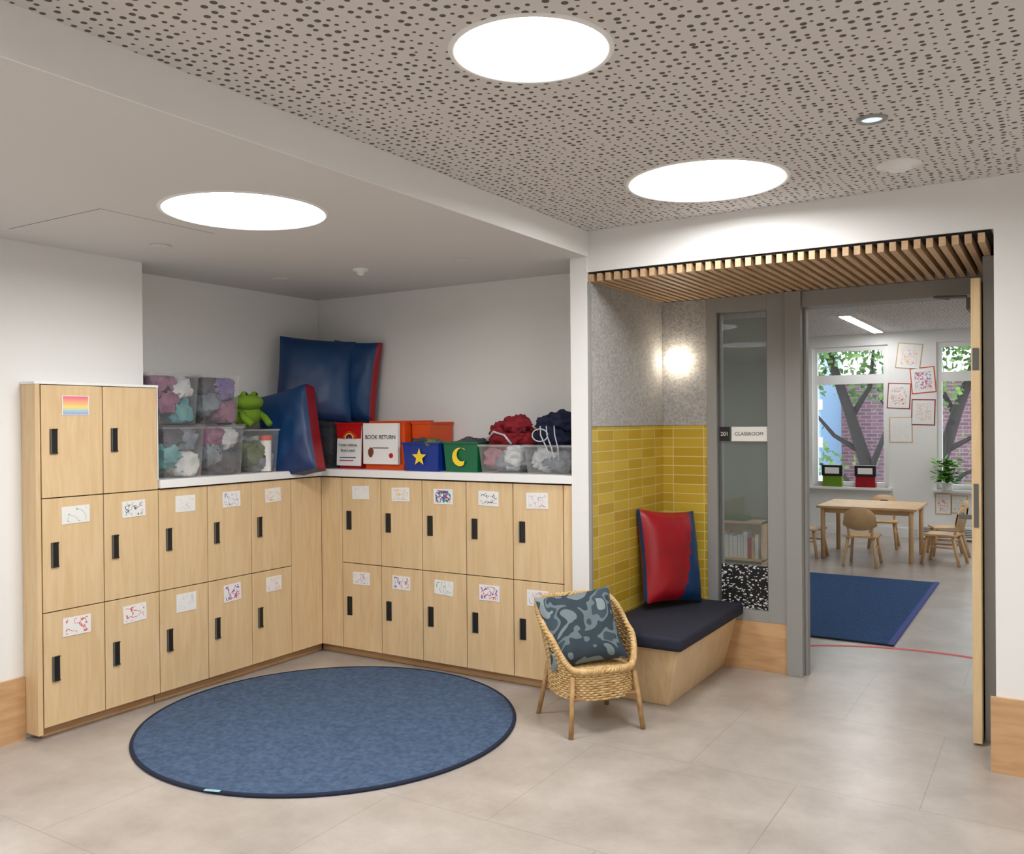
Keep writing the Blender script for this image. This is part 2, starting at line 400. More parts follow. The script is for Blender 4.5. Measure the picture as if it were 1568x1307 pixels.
for c in range(2, 5):
    y0 = 2.38+.32*c
    for (z0, z1) in rows:
        b.box(XF-.018, XF, y0+.0025, y0+.3175, z0, z1, WOOD); handle_x(b, y0+.062, (z0+z1)/2)
b.box(XF-.018, XF, 3.9825, 4.249, .06, 1.151, WOOD)
b.done(.0015, 1)
b = MB('locker_bank')
b.box(-4.127, -2.251, YF+.018, 4.659, .06, 1.159, GAP)
b.box(-4.16, -2.251, 4.305, 4.36, 0.001, .06, WOODD)
b.box(XF, -3.9325, YF, YF+.018, .06, 1.151, WOOD)
for c in range(5):
    x0 = -3.93+.324*c
    for (z0, z1) in rows:
        b.box(x0+.0025, x0+.3215, YF, YF+.018, z0, z1, WOOD)
        x = x0+.062; z = (z0+z1)/2
        b.box(x-.019, x+.019, YF-.004, YF, z-.06, z+.06, BLACK); b.box(x-.019, x-.013, YF-.011, YF-.004, z-.06, z+.06, GREYD)
b.box(-2.3075, -2.251, YF, YF+.018, .06, 1.151, WOOD)
b.done(.0015, 1)
b = MB('countertop')
ct = [(-4.529,3.024),(-4.095,3.024),(-4.095,4.235),(-2.251,4.235),(-2.251,4.659),(-4.529,4.659)]
vs = [(x,y,1.16) for x,y in ct]+[(x,y,1.205) for x,y in ct]
b.add(vs, [(5,4,3,2,1,0),(6,7,8,9,10,11)]+[(i,(i+1)%6,6+(i+1)%6,6+i) for i in range(6)], COUNTER)
b.done(.002)

def paper(T, w, h, m, f=.8):
    b = MB('childs_drawing'); b.T = T; b.box(-w/2, w/2, -.0015, 0, -h/2, h/2, PAPER); b.box(-w/2*f, w/2*f, -.0019, -.0015, -h/2*f, h/2*f, m); b.done()
def paper_x(y, z, w, h, m, tilt=0, f=.8): paper(place(XF+.001, y, z, math.pi/2) @ Matrix.Rotation(tilt, 4, 'Y'), w, h, m, f)
def paper_y(x, z, w, h, m, tilt=0): paper(place(x, YF-.001, z) @ Matrix.Rotation(tilt, 4, 'Y'), w, h, m)
paper_x(2.555, 1.60, .14, .095, RAIN, 0, .94)
for (c, r, m, w, h) in ((0,1,2,.145,.085),(1,1,3,.135,.085),(0,0,1,.145,.09),(1,0,1,.135,.09),(2,1,4,.13,.09),(3,1,0,.13,.09),(4,1,6,.125,.085),(2,0,4,.13,.1),(3,0,7,.125,.1),(4,0,6,.125,.09)):
    paper_x(2.38+.32*c+.17, (.605, 1.15)[r]-.085, w, h, D[m], random.uniform(-.04, .04))
for (c, r, m, w, h) in ((0,1,4,.14,.085),(1,1,6,.14,.085),(2,1,5,.14,.09),(3,1,3,.14,.085),(4,1,0,.14,.09),(0,0,0,.14,.08),(1,0,7,.14,.085),(2,0,2,.14,.085),(3,0,7,.14,.09),(4,0,0,.14,.09)):
    paper_y(-3.93+.324*c+.16, (.605, 1.15)[r]-.09, w, h, D[m], random.uniform(-.04, .04))

# ------------------------------------------------------------ niche
box('niche_tiling', -2.149, -2.14, 4.263, 5.279, 0.001, 1.47, TILE); box('niche_tiling', -2.1395, -1.848, 5.27, 5.279, 0.001, 1.47, TILE)
box('felt_acoustic_panel', -2.149, -2.136, 4.263, 5.279, 1.471, 2.249, FELT, .002); box('felt_acoustic_panel', -2.1355, -1.848, 5.266, 5.279, 1.471, 2.249, FELT, .002)
box('trim_niche_corner', -2.15, -2.134, 4.246, 4.262, 0, 2.249, GREYM)
b = MB('slatted_soffit'); b.box(-2.149, -.24, 4.262, 5.262, 2.290, 2.301, DARK)
n = 38
for i in range(n):
    x = -2.145+i*(1.905/n); b.box(x, x+.027, 4.252, 5.262, 2.25, 2.290, WOODSLAT)
b.done()

b = MB('niche_bench')
x0, x1t, x1b, y0t, y0b, y1 = -2.138, -1.66, -1.75, 4.27, 4.36, 5.255
b.hexa([(x0,y0b,0),(x1b,y0b,0),(x1b,y1,0),(x0,y1,0),(x0,y0t,.325),(x1t,y0t,.325),(x1t,y1,.325),(x0,y1,.325)], WOOD)
b.hexa([(x0+.01,y0b-.001,0.001),(x1b-.02,y0b-.001,0.001),(x1b-.02,y0b+.01,0.001),(x0+.01,y0b+.01,0.001),(x0+.01,y0t-.003,.32),(x1t-.025,y0t-.003,.32),(x1t-.025,y0t+.02,.32),(x0+.01,y0t+.02,.32)], WOOD)
b.done(.004)
b = MB('bench_cushion'); b.box(-2.136, -1.62, 4.215, 5.254, .326, .40, NAVY); o = b.done(.022, 4)
for f in o.data.polygons: f.use_smooth = True

b = MB('globe_wall_light')
b.cyl((-2.02, 5.245, 1.875), .05, .021, TRIMW, axis='y')
bm = bmesh.new(); bmesh.ops.create_uvsphere(bm, u_segments=32, v_segments=20, radius=.078)
b.add([(v.co.x-2.02, v.co.y*.6+5.205, v.co.z+1.875) for v in bm.verts], [[v.index for v in f.verts] for f in bm.faces], GLOBE, True); bm.free(); b.done()

b = MB('window_sidelight')
ya, yb = 5.262, 5.40
b.box(-1.847, -1.784, ya, yb, .29, 2.25, GREYM); b.box(-1.475, -1.363, ya, yb, .29, 2.25, GREYM)
b.box(-1.784, -1.475, ya, yb, 2.16, 2.25, GREYM); b.box(-1.784, -1.475, ya, yb, .29, .354, GREYM)
b.box(-1.847, -1.363, ya-.006, yb, 0, .29, WOODD)
b.box(-1.784, -1.475, 5.315, 5.322, .354, 2.16, GLASS)
for (a, c) in ((-1.784, -1.772), (-1.487, -1.475)): b.box(a, c, 5.295, 5.315, .354, 2.16, GREYD)
side = b.done(.002)
b = MB('room_sign'); b.box(-1.776, -1.712, 5.288, 5.294, 1.372, 1.46, BLACK); b.box(-1.70, -1.483, 5.288, 5.294, 1.372, 1.46, PAPER); sg = b.done()
text('sign_number', '201', (-1.744, 5.287, 1.416), .034, PAPER, sg); text('sign_text', 'CLASSROOM', (-1.592, 5.287, 1.416), .030, BLACK, sg)
b = MB('sequin_display_panel'); b.box(-1.772, -1.487, 5.305, 5.313, .355, .617, SEQ); b.done()
b = MB('door_frame_1')
b.box(-1.362, -1.271, 5.235, 5.42, 0, 2.249, GREYM); b.box(-.385, -.236, 5.29, 5.42, 0, 2.249, GREYM); b.box(-1.271, -.236, 5.263, 5.42, 2.155, 2.249, GREYM)
b.box(-1.271, -1.255, 5.30, 5.36, 0, 2.155, GREYM)
b.box(-.296, -.2305, 4.62, 5.262, 0, 2.249, GREYM)   # grey lining of the reveal beside the open door
b.done(.003)
b = MB('door_1')
b.box(-.340, -.302, 4.54, 5.262, .01, 2.14, WOOD)
b.box(-.332, -.312, 4.536, 4.54, 1.0, 1.2, GREYD); b.box(-.334, -.308, 4.535, 4.54, 1.72, 1.82, GREYD)
b.box(-.395, -.340, 5.0, 5.2, 2.05, 2.11, GREYD); b.tube([(-.395, 5.05, 2.12), (-.55, 5.10, 2.135), (-.50, 5.255, 2.14)], .008, GREYD)
b.box(-.39, -.34, 4.60, 4.615, 1.03, 1.05, GREYD); b.box(-.40, -.385, 4.60, 4.72, 1.03, 1.05, GREYD)
b.done(.002)

# ------------------------------------------------------------ rug (round)
b = MB('round_rug'); cx, cy, R = -3.14, 3.30, .935
b.lathe((cx, cy, 0), [(R, .001), (R+.004, .006), (R, .013), (R-.014, .014)], RUGE, n=128)
b.lathe((cx, cy, 0), [(R-.014, .012), (0.001, .012)], RUG, n=128)
b.T = place(-2.93, 2.39, .013, .35); b.box(-.035, .035, -.008, .008, 0, .002, mat('rug_label', (150,200,215), .6)); b.done()

# ------------------------------------------------------------ wicker chair
def wicker(x, y, rz):
    b = MB('wicker_armchair'); b.T = place(x, y, 0, rz)
    def U(phi, flare):
        sx = .195+flare*.05; sy = .185+flare*.03
        c, s_ = math.sin(phi), -math.cos(phi); e = .7
        px = math.copysign(abs(c)**e, c)*sx; py = math.copysign(abs(s_)**e, s_)*sy
        if py > 0: py += flare*.07*(py/sy)
        return px, py
    def rim(phi):
        f = abs(((phi/math.pi) % 2)-1)
        k = 1-f
        a = max(0, min(1, (k-.22)/.55)); a = a*a*(3-2*a)
        return .305+a*.28
    N = 132
    for j in range(13):
        z = .17+j*.0115; pts = []
        for i in range(N):
            ph = 2*math.pi*i/N; px, py = U(ph, -.1+.1*j/13); w = .004*math.cos(ph*33+math.pi*j)
            l = math.hypot(px, py); pts.append((px*(1+w/l), py*(1+w/l), z))
        b.tube(pts, .0062, WICKER, n=5, closed=True)
    for j in range(27):
        z = .315+j*.0112; fl = (z-.3)/.3; pts = []
        for i in range(N+1):
            ph = 2*math.pi*i/N
            if rim(ph) >= z:
                px, py = U(ph, fl); w = .004*math.cos(ph*33+math.pi*j); l = math.hypot(px, py)
                pts.append((px*(1+w/l), py*(1+w/l), z))
        if len(pts) > 4: b.tube(pts, .0058, WICKER, n=5)
    for i in range(66):
        ph = 2*math.pi*(i+.5)/66; pts = []
        rt = rim(ph)
        for k in range(7):
            z = .165+(rt-.165)*k/6; px, py = U(ph, max(-.1, (z-.3)/.3)); pts.append((px, py, z))
        b.tube(pts, .0035, WICKER, n=5)
    for q in range(3):
        pts = []
        for i in range(360):
            ph = 2*math.pi*i/360; z = rim(ph); px, py = U(ph, max(0, (z-.3)/.3)); a = ph*40+q*2*math.pi/3; l = math.hypot(px, py)
            pts.append((px*(1+.009*math.cos(a)/l), py*(1+.009*math.cos(a)/l), z+.009*math.sin(a)))
        b.tube(pts, .0085, WICKER, n=6, closed=True)
    for j in range(30):
        yy = -.172+j*.0118; half = .19*(max(0, 1-abs(yy/.19)**2.9))**(1/2.9)
        if half > .03:
            b.tube([(-half+2*half*i/24, yy, .29+.003*math.cos(math.pi*(i+j))) for i in range(25)], .0062, WICKER, n=5)
    for sx in (-1, 1):
        b.tube([(sx*.165, -.155, .28), (sx*.178, -.172, .15), (sx*.192, -.19, .0)], .0125, CANE, n=10)
        b.tube([(sx*.165, .15, .28), (sx*.178, .175, .15), (sx*.195, .215, .0)], .0125, CANE, n=10)
        b.tube([(sx*.172, -.16, .19), (sx*.175, .165, .19)], .008, CANE, n=8)
    for yy in (-.165, .165): b.tube([(-.17, yy, .175), (.17, yy, .175)], .009, CANE, n=8)
    b.done()
CHX, CHY, CRZ = -1.995, 3.94, math.radians(52)
wicker(CHX, CHY, CRZ)
def put_pillow(name, x, y, z, facing_deg, lean, roll, w, h, t, fn, gus=.02, gm=None, pinch=.06, n=22):
    b = MB(name)
    b.T = place(x, y, z, math.radians(facing_deg), -math.radians(lean), math.radians(roll))
    b.pillow(w, h, t, fn, gus=gus, gm=gm, pinch=pinch, n=n); return b.done()
put_pillow('patterned_cushion', CHX-.045, CHY-.01, .468, 42, 30, -7, .40, .38, .12, lambda u, v, s: CAMO, gus=.008, pinch=.09)

# ------------------------------------------------------------ big vinyl cushions
put_pillow('floor_cushion', -4.235, 4.335, 1.795, 44, 10, 4, .50, .56, .16, lambda u, v, s: NAVYV if (u*.6+v) < -.35 else BLUE, gus=.03, gm=lambda u, v: RED if u > .95 else BLUE, pinch=.04)
put_pillow('floor_cushion', -4.08, 4.545, 1.785, 12, 4, 5, .36, .55, .15, lambda u, v, s: RED if u > .90 else BLUE, gus=.03, gm=lambda u, v: RED, pinch=.04)
put_pillow('floor_cushion', -4.18, 4.05, 1.435, 13, 10, -14, .37, .56, .20, lambda u, v, s: NAVYV if (v-u*.5) < -.55 else BLUE, gus=.11, gm=lambda u, v: RED if u > .95 else BLUE, pinch=.03)
put_pillow('bench_throw_cushion', -1.985, 4.98, .690, 66, 12, 5, .44, .55, .17, lambda u, v, s: BLUE if (u > .42+v*.32) else RED, gus=.03, gm=lambda u, v: BLUE if abs(u) > .95 else RED, pinch=.06)

# ------------------------------------------------------------ storage bins
def bin_(name, x0, x1, y0, y1, z0, z1, m, wall=.004, taper=.015, fill=(), rim=True, lid=False, inside=False):
    b = MB(name); t = taper
    def ring(z, k, ins=0):
        f = (1-k)*t
        return [(x0+f+ins, y0+f+ins, z), (x1-f-ins, y0+f+ins, z), (x1-f-ins, y1-f-ins, z), (x0+f+ins, y1-f-ins, z)]
    if m in (PLASTIC, SMOKE):
        vs = ring(z0, 0)+ring(z1, 1); fs = [(3,2,1,0)]+[(i, (i+1)%4, 4+(i+1)%4, 4+i) for i in range(4)]
        b.add(vs, fs, m)
    else:
        vs = ring(z0, 0)+ring(z1, 1)+ring(z1, 1, wall)+ring(z0+wall, 0, wall)
        fs = [(3,2,1,0)]
        for a, c in ((0,4),(4,8),(8,12)):
            for i in range(4): fs.append((a+i, a+(i+1)%4, c+(i+1)%4, c+i))
        fs.append((12,13,14,15)); b.add(vs, fs, m)
    if rim:
        r = .012
        b.box(x0-.006, x1+.006, y0-.006, y0, z1-r, z1, m); b.box(x0-.006, x1+.006, y1, y1+.006, z1-r, z1, m)
        b.box(x0-.006, x0, y0, y1, z1-r, z1, m); b.box(x1, x1+.006, y0, y1, z1-r, z1, m)
    if lid: b.box(x0-.008, x1+.008, y0-.008, y1+.008, z1+.0005, z1+.012, m)
    for k, (fx, fy, fz, rx, ry, rz, mm) in enumerate(fill):
        cl = (x0+t+.004, x1-t-.004, y0+t+.004, y1-t-.004, z1-.005) if inside else None
        b.blob((x0+(x1-x0)*fx, y0+(y1-y0)*fy, z0+(z1-z0)*fz), (rx, ry, rz), mm, amp=.35, freq=2.2, sub=4, seed=random.randint(0, 99), flat=z0+.004, clamp=cl)
    return b
def cloth(name, rgb, rgb2=None): return mat(name, rgb, .9, bump=.8, bscale=22, rgb2=rgb2, scale=14)
CL = [cloth('cloth_plum', (116,64,100), (150,104,124)), cloth('cloth_teal', (46,126,134), (104,156,156)), cloth('cloth_grey', (130,138,148), (92,100,110)), cloth('cloth_navy', (18,24,54)), cloth('cloth_rose', (180,92,112), (150,112,122)), cloth('cloth_olive', (106,118,72), (78,86,60)), cloth('cloth_white', (205,205,202), (165,170,176)), cloth('cloth_crimson', (138,18,32), (104,12,26)), cloth('cloth_purple', (104,82,146), (130,116,154)), cloth('cloth_charcoal', (52,50,58), (76,74,82))]
Z = 1.2055
def fillr(cols):
    pos = [(.3,.3,.25), (.7,.7,.25), (.75,.28,.45), (.35,.72,.55), (.72,.70,.75), (.7,.3,.80), (.4,.5,.85)]
    out = []
    for i in range(7):
        c = cols[i % len(cols)]; fx, fy, fz = pos[i]
        out.append((fx+random.uniform(-.05, .05), fy+random.uniform(-.05, .05), fz, .12, .08, .072, CL[c]))
    return out
bins = [(-4.48,-4.125,3.065,3.335,Z,Z+.285,(2,6,1,5,2,9,6)), (-4.48,-4.125,3.352,3.622,Z,Z+.285,(4,9,2,8,6,0)), (-4.46,-4.125,3.645,3.90,Z,Z+.265,(5,2,5,6)),
        (-4.50,-4.15,3.04,3.32,Z+.300,Z+.575,(6,1,0,4,6,0,9)), (-4.50,-4.15,3.345,3.615,Z+.300,Z+.575,(9,0,2,9,8,9,2))]
for k, (a, c, d, e_, f, g, cols) in enumerate(bins):
    fl = fillr(cols)
    if k == 2: fl = fl[:4]
    b = bin_('clear_storage_bin', a, c, d, e_, f, g, PLASTIC, fill=fl, lid=(k != 2), inside=True)
    if k == 2:
        b.cyl((-4.17, 3.83, Z+.005), .033, .19, PAPER, r2=.036); b.cyl((-4.17, 3.83, Z+.195), .038, .03, ORANGE)
    b.done()
b = MB('frog_plush'); fz = Z+.02
b.blob((-4.24, 3.74, fz+.335), (.085,.095,.08), FROG, amp=.08, sub=3); b.blob((-4.20, 3.72, fz+.41), (.085,.10,.05), FROG, amp=.05)
for dy in (-.045, .035): b.blob((-4.18, 3.72+dy, fz+.455), (.02,.022,.02), FROG, amp=0); b.blob((-4.162, 3.72+dy, fz+.458), (.008,.008,.009), BLACK, amp=0)
for dy in (-.07, .07): b.tube([(-4.22, 3.74+dy*.8, fz+.36), (-4.16, 3.74+dy*1.2, fz+.31), (-4.11, 3.74+dy, fz+.275)], .024, FROG, n=8, r2=.02)
b.done()
b = MB('plush_toy'); b.blob((-4.43, 3.74, Z+.39), (.065,.09,.10), PLUSHD, amp=.3, seed=4); b.blob((-4.42, 3.71, Z+.50), (.05,.07,.055), PLUSHD, amp=.3, seed=5)
for dy in (-.04, .04): b.blob((-4.42, 3.71+dy, Z+.545), (.018,.02,.03), PLUSHD, amp=.1)
b.done()

b = bin_('smoked_storage_bin', -4.44, -4.07, 4.29, 4.62, Z, Z+.29, SMOKE, fill=fillr((9,9,9)), lid=True, inside=True); b.done()
b = bin_('red_book_tub', -4.04, -3.825, 4.32, 4.63, Z, Z+.30, REDP)
b.T = place(-3.93, 4.322, Z+.02, 0, math.radians(-3)); w_ = .105
b.box(-w_, w_, -.006, -.002, 0, .265, PAPER)
for k, m in enumerate((REDP, ORANGE, YEL, BLUEP)):
    r = .058-.012*k; b.tube([(r*math.cos(a*math.pi/14), -.0075, .175+r*math.sin(a*math.pi/14)) for a in range(15)], .0055, m, n=5)
b.box(-.08, .04, -.0075, -.006, .03, .036, REDP); b.box(-.08, .06, -.0075, -.006, .05, .056, BLUEP)
o = b.done(); text('tub_label', 'Come rainbow', (-3.93, 4.309, Z+.155), .026, BLACK, o); text('tub_label_b', 'Book Lovers', (-3.93, 4.310, Z+.12), .024, BLACK, o)
b = bin_('book_return_box', -3.765, -3.485, 4.345, 4.63, Z, Z+.31, ORANGE, taper=.003)
b.box(-3.80, -3.485, 4.335, 4.342, Z, Z+.035, ORANGE)
b.box(-3.80, -3.515, 4.312, 4.335, Z+.035, Z+.295, PAPER); o = b.done()
text('book_return_text', 'BOOK RETURN', (-3.657, 4.3105, Z+.205), .036, BLACK, o)
b = MB('logo'); b.blob((-3.735, 4.310, Z+.11), (.022,.002,.03), mat('logo_brown', (120,60,40), .6), amp=.2); b.cyl((-3.57, 4.309, Z+.09), .016, .003, REDP, axis='y')
b.box(-3.72, -3.59, 4.3095, 4.311, Z+.135, Z+.14, BLACK); q = b.done(); q.parent = o
b = bin_('orange_tub', -3.47, -3.33, 4.40, 4.64, Z, Z+.30, ORANGE, taper=.002); b.done()

def coin(b, pts, y, m):
    c = (sum(p[0] for p in pts)/len(pts), sum(p[1] for p in pts)/len(pts)); n = len(pts)
    vs = [(p[0], y, p[1]) for p in pts]+[(c[0], y, c[1])]
    b.add(vs, [(i, (i+1) % n, n) for i in range(n)], m)
b = bin_('blue_star_tub', -3.445, -3.17, 4.27, 4.39, Z, Z+.175, BLUEP, taper=.012, fill=[(.35,.5,.85,.09,.05,.05,CL[9]), (.75,.4,.9,.06,.05,.04,CL[5])])
pts = []
for i in range(10):
    a = math.pi/2+i*math.pi/5; r = .056 if i % 2 == 0 else .024; pts.append((-3.31+r*math.cos(a), Z+.085+r*math.sin(a)))
coin(b, pts, 4.262, YEL); b.done()
b = bin_('green_moon_tub', -3.155, -2.905, 4.30, 4.60, Z, Z+.18, GREENP, taper=.012, fill=[(.4,.5,.85,.1,.1,.045,CL[9]), (.7,.5,.85,.06,.08,.04,CL[9])])
vs = []; K = 16
for i in range(K+1):
    a = math.radians(50+250*i/K); vs.append((-3.03+.055*math.cos(a), 4.293, Z+.09+.055*math.sin(a)))
for i in range(K+1):
    a = math.radians(50+250*i/K); vs.append((-3.014+.038*math.cos(a), 4.293, Z+.103+.040*math.sin(a)))
b.add(vs, [(i, i+1, K+2+i, K+1+i) for i in range(K)], YEL); b.done()
b = bin_('clear_storage_bin', -2.885, -2.60, 4.28, 4.60, Z, Z+.165, PLASTIC, fill=[(.5,.5,.4,.13,.13,.07,CL[2]), (.25,.35,.5,.08,.1,.07,CL[4]), (.7,.35,.55,.08,.1,.07,CL[6])], inside=True)
for (dx, dy, dz, r, s_) in ((.12,.14,.20,.12,1), (.19,.12,.27,.09,2), (.08,.16,.24,.085,3), (.22,.18,.20,.095,4)):
    b.blob((-2.885+dx, 4.28+dy, Z+dz), (r, r*.9, r*.66), CL[7], amp=.35, freq=2.2, sub=4, seed=s_*3, flat=Z+.10)
b.tube([(-2.84,4.30,Z+.19), (-2.78,4.28,Z+.24), (-2.70,4.27,Z+.22), (-2.66,4.28,Z+.17)], .006, CL[6]); b.done()
b = bin_('clear_storage_bin', -2.575, -2.275, 4.28, 4.60, Z, Z+.165, PLASTIC, fill=[(.5,.5,.4,.13,.13,.07,CL[2]), (.3,.35,.5,.08,.1,.07,CL[6])], inside=True)
for (dx, dy, dz, r, s_) in ((.13,.14,.21,.125,5), (.2,.12,.29,.09,6), (.10,.16,.28,.09,7), (.22,.18,.22,.08,8)):
    b.blob((-2.575+dx, 4.28+dy, Z+dz), (r, r*.9, r*.68), CL[3], amp=.35, freq=2.2, sub=4, seed=s_*3, flat=Z+.10)
for dx in (0, .04, .09): b.tube([(-2.48+dx,4.30,Z+.27), (-2.46+dx,4.27,Z+.22), (-2.42+dx*.8,4.265,Z+.15), (-2.40+dx*.6,4.268,Z+.08)], .0035, CL[6])
b.tube([(-2.46+.05*math.cos(a/3), 4.262, Z+.22+.035*math.sin(a/3)) for a in range(19)], .0035, CL[6])
b.done()

# ------------------------------------------------------------ classroom
b = MB('classroom_rug'); b.box(-3.4, -.97, 6.27, 8.84, .001, .010, RUG2); b.box(-.97, -.93, 6.25, 8.86, .001, .011, RUG2E); b.box(-3.4, -.93, 6.245, 6.27, .001, .0105, RUGE); b.done()
b = MB('red_floor_tape')
cxr, cyr, rr = -.70, 4.95, 1.27
arc = [(cxr+rr*math.cos(math.radians(a)), cyr+rr*math.sin(math.radians(a))) for a in range(50, 158, 3)]
vs = []
for i, (x, y) in enumerate(arc):
    a = Vector(arc[max(0, i-1)]); c = Vector(arc[min(len(arc)-1, i+1)]); t = (c-a).normalized(); nn = Vector((-t.y, t.x))*.02
    vs += [(x+nn.x, y+nn.y, .0012), (x-nn.x, y-nn.y, .0012)]
b.add(vs, [(2*i, 2*i+1, 2*i+3, 2*i+2) for i in range(len(arc)-1)], REDTAPE); b.done()

TW = mat('birch_ply', (222,186,138), .45, rgb2=(206,168,120), scale=6)
b = MB('childrens_table')
b.box(-2.24, -1.24, 9.85, 10.75, .545, .57, TW); b.box(-2.16, -1.32, 9.92, 10.68, .49, .545, TW)
for x in (-2.18, -1.30):
    for y in (9.91, 10.69): b.tube([(x, y, .545), (x, y, 0)], .024, TW, n=10)
b.done(.004)
def kidchair(x, y, rz):
    b = MB('childrens_chair'); b.T = place(x, y, 0, rz)
    b.box(-.16, .16, -.16, .15, .295, .313, TW)
    n = 14; vs = []; zb, zt = .37, .60
    for k in range(2):
        for i in range(n+1):
            u = -1+2*i/n; zz = (zb + .05*abs(u)**2) if k == 0 else zt-.07*abs(u)**3; xx = u*(.165-.015*k)
            vs += [(xx, .15+.02*(1-u*u)+(.02*k), zz), (xx, .164+.02*(1-u*u)+(.02*k), zz)]
    fs = []
    for i in range(n):
        a = 2*i; c = 2*(n+1)+2*i
        fs += [(a, a+2, c+2, c), (a+1, c+1, c+3, a+3), (c, c+2, c+3, c+1), (a, a+1, a+3, a+2)]
    b.add(vs, fs, TW, True)
    b.box(-.04, .04, .165, .195, .515, .54, DARK)
    for sx in (-1, 1):
        b.tube([(sx*.12, -.12, .30), (sx*.15, -.17, 0)], .016, TW, n=8); b.tube([(sx*.12, .12, .30), (sx*.16, .19, 0)], .016, TW, n=8)
        b.tube([(sx*.11, .135, .30), (sx*.12, .165, .45)], .014, TW, n=8)
        b.tube([(sx*.13, -.14, .18), (sx*.14, .155, .18)], .010, TW, n=8)
    b.done()
kidchair(-1.72, 9.62, math.pi); kidchair(-1.02, 10.1, -math.pi/2*1.1); kidchair(-2.36, 9.95, math.pi/2*.9); kidchair(-1.75, 11.05, 0.1); kidchair(-1.05, 10.75, -math.pi/2*.8)
for k, (x0, x1, z0, z1) in enumerate((W1, W2)):
    b = MB('window_%d' % (k+1)); f = .06
    b.box(x0, x0+f, 12.14, 12.2, z0, z1, TRIMW); b.box(x1-f, x1, 12.14, 12.2, z0, z1, TRIMW)
    b.box(x0+f, x1-f, 12.14, 12.2, z0, z0+f, TRIMW); b.box(x0+f, x1-f, 12.14, 12.2, z1-f, z1, TRIMW); b.box(x0+f, x1-f, 12.14, 12.2, 1.96, 2.08, TRIMW)
    b.box(x0+f, x1-f, 12.165, 12.17, z0+f, 1.96, WGLASS); b.box(x0+f, x1-f, 12.165, 12.17, 2.08, z1-f, WGLASS)
    b.box(x0-.05, x1+.05, 12.02, 12.14, z0-.03, z0, TRIMW); b.done()
for x, c in ((-2.53, FROG), (-2.12, RED)):
    b = MB('book_basket'); b.box(x-.12, x+.12, 12.04, 12.13, .621, .76, c); b.box(x-.13, x+.13, 12.035, 12.135, .76, .90, BLACK); b.box(x-.09, x+.09, 12.03, 12.035, .79, .87, PAPER); b.done(.006)
b = MB('potted_plant'); px, py = -1.16, 12.03
b.cyl((px, py-.02, .621), .05, .09, TRIMW, r2=.065)
for i in range(240):
    a = random.uniform(0, 6.28); r = random.uniform(0, .17); z = .72+random.uniform(0, .28); c = Vector((px+r*math.cos(a), py-.08+r*.5*math.sin(a), z))
    d = Vector((math.cos(a), math.sin(a), random.uniform(-.4, .5))).normalized()*.045; e2 = Vector((-math.sin(a), math.cos(a), random.uniform(-.5, .5))).normalized()*.028
    b.add([c-d, c+e2, c+d, c-e2], [(0,1,2,3)], LEAF)
for i in range(8):
    b.tube([(px, py-.02, .70), (px+random.uniform(-.1, .1), py-.06, .88)], .003, LEAF, n=4)
b.done()
for (x, z, w, h, m, t, fr) in ((-1.60, 2.29, .27, .30, 6, .12, 2), (-1.72, 1.79, .25, .30, 1, .06, 0), (-1.44, 1.98, .26, .30, 7, -.08, 3), (-1.44, 1.58, .25, .30, 6, .03, 0), (-1.70, 1.36, .25, .30, 4, 0, 2), (-1.22, .44, .16, .24, 1, 0, 2), (-1.04, .44, .16, .2, 2, 0, 2)):
    b = MB('wall_artwork'); b.T = place(x, 12.098, z) @ Matrix.Rotation(t, 4, 'Y'); b.box(-w/2-.012, w/2+.012, -.002, 0, -h/2-.012, h/2+.012, (RED, YEL, TW, ORANGE)[fr]); b.box(-w/2, w/2, -.004, -.002, -h/2, h/2, PAPER); b.box(-w*.36, w*.36, -.005, -.004, -h*.36, h*.36, D[m]); b.done()
b = MB('baseboard_heater'); b.box(-1.5, 1.0, 12.0, 12.078, .02, .17, TRIMW)
for i in range(5): b.box(-1.48, .98, 11.996, 12.0, .05+i*.022, .058+i*.022, GREYD)
b.done()
b = MB('linear_ceiling_light'); b.box(-1.98, -1.86, 9.75, 11.85, 2.585, 2.60, TRIMW); b.box(-1.97, -1.87, 9.77, 11.83, 2.580, 2.585, LIGHTC); b.done()
for (x, ya_) in ((.5, 9.0), (-4.2, 6.0), (.5, 6.0)):  # out-of-view lamps added to brighten the classroom
    b = MB('linear_ceiling_light'); b.box(x-.06, x+.06, ya_, ya_+2.1, 2.585, 2.60, TRIMW); b.box(x-.05, x+.05, ya_+.02, ya_+2.08, 2.580, 2.585, LIGHTC); b.done()
b = MB('bookcase'); hb = .44
b.box(-3.35, -2.6, 9.40, 9.44, 0, hb, TW); b.box(-3.35, -2.6, 9.1, 9.44, hb-.02, hb, TW); b.box(-3.35, -3.33, 9.1, 9.44, 0, hb, TW); b.box(-2.62, -2.6, 9.1, 9.44, 0, hb, TW); b.box(-3.35, -2.6, 9.1, 9.44, .03, .05, TW)
x = -3.30
while x < -2.68:
    w = random.uniform(.02, .05); b.box(x, x+w, 9.15, 9.38, .051, .051+random.uniform(.2, .28), random.choice((PAPER, PAPER, PAPER, TW, REDP))); x += w+.004
b.box(-3.2, -2.8, 9.15, 9.35, hb, hb+.05, GREENP); b.done()

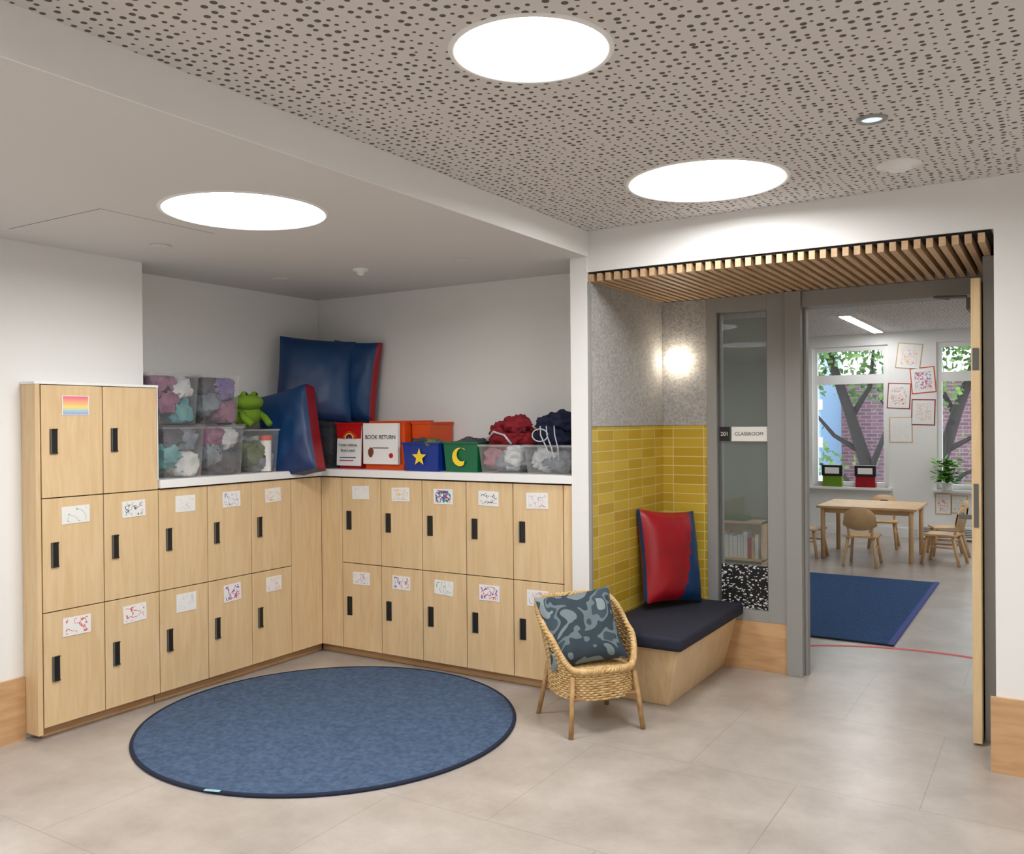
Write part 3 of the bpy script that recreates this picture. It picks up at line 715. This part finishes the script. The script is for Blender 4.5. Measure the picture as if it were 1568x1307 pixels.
# ------------------------------------------------------------ outside
b = MB('brick_building_exterior'); b.box(-14, 2, 26, 30, -4, 2.7, BRICK)
BG = mat('building_glass', (120,160,205), .15)
for i in range(5):
    for z in (-2, .2): b.box(-13+i*3.0, -12.0+i*3.0, 25.95, 26.0, z, z+1.3, BG)
b.done()
b = MB('modern_building_exterior'); FC = mat('blue_facade', (130,165,196), .4); FW = mat('white_facade', (215,220,225), .5)
b.box(-5.7, -5.1, 23, 25.5, -4, 3.3, FC)
for i in range(7): b.box(-5.75, -5.05, 22.95, 23.0, -3+i*.95, -2.75+i*.95, FW)
b.done()
b = MB('tree_exterior')
def leaves(c, sd, n):
    for _ in range(n):
        q = Vector((random.gauss(c[0], sd), random.gauss(c[1], sd*.7), random.gauss(c[2], sd*.55)))
        u = Vector([random.gauss(0, 1) for _ in range(3)]).normalized()*.07; v = Vector([random.gauss(0, 1) for _ in range(3)]).normalized()*.05
        b.add([q-u, q+v, q+u, q-v], [(0,1,2,3)], LEAFT)
for (X, Y, s_) in ((-3.05, 17.0, 1), (-1.75, 17.6, -1)):
    trunk = [(X+.35*s_, Y, -4), (X+.25*s_, Y, -1), (X+.1*s_, Y, .6), (X-.2*s_, Y, 1.6), (X-.6*s_, Y, 2.8)]
    b.tube(trunk, .17, BARK, n=8, r2=.07)
    for (p0, p1, p2) in (((X+.12*s_, Y, .5), (X+.45*s_, Y-.2, 1.3), (X+.6*s_, Y-.3, 2.6)), ((X, Y, .9), (X-.5*s_, Y+.1, 1.2), (X-1.1*s_, Y+.2, 1.9)), ((X-.2*s_, Y, 1.5), (X+.1*s_, Y+.3, 2.1), (X+.2*s_, Y+.3, 3.2)), ((X+.2*s_, Y, -.2), (X-.3*s_, Y-.2, .5), (X-.9*s_, Y-.3, .8)), ((X+.35*s_, Y-.1, 1.1), (X+.7*s_, Y-.1, 1.3), (X+1.1*s_, Y, 1.9))):
        b.tube([p0, p1, p2], .06, BARK, n=6, r2=.018)
    for c in ((X-.6*s_, Y, 2.8), (X+.5*s_, Y-.3, 2.9), (X+.1*s_, Y, 3.1), (X-1.1*s_, Y, 2.3), (X+1.1*s_, Y, 2.2)): leaves(c, .38, 260)
    leaves((X-.9*s_, Y, .8), .3, 90); leaves((X+.2*s_, Y+.5, .0), .6, 160)
b.done()
box('ground_exterior', -30, 30, 12.5, 60, -4.1, -4, mat('asphalt', (120,118,114), .9))

w = bpy.data.worlds.new('World'); scene.world = w; w.use_nodes = True
w.node_tree.nodes['Background'].inputs[0].default_value = (.86,.93,1,1); w.node_tree.nodes['Background'].inputs[1].default_value = 3.4

# ------------------------------------------------------------ camera
th = math.radians(31.8); r = Vector((math.cos(th), math.sin(th), 0)); fw = Vector((-math.sin(th), math.cos(th), 0)); U = Vector((0,0,1))
pitch = 7.5/1350
fw2 = (fw - U*pitch).normalized(); up = (U + fw*pitch).normalized()
rr_ = (r - up*.0085).normalized(); up2 = (up + r*.0085).normalized()
cd = bpy.data.cameras.new('camera'); cam = bpy.data.objects.new('camera', cd); scene.collection.objects.link(cam)
cd.sensor_width = 36; cd.lens = 36*1350/1568; cd.clip_start = .05; cd.clip_end = 200
m = Matrix((rr_, up2, -fw2)).transposed().to_4x4(); m.translation = (0, 0, 1.5); cam.matrix_world = m
if ZOOM:
    cd.lens *= ZOOM[0]; cd.shift_x = (ZOOM[1]-784)/1568*ZOOM[0]; cd.shift_y = -(ZOOM[2]-653.5)/1568*ZOOM[0]
scene.camera = cam
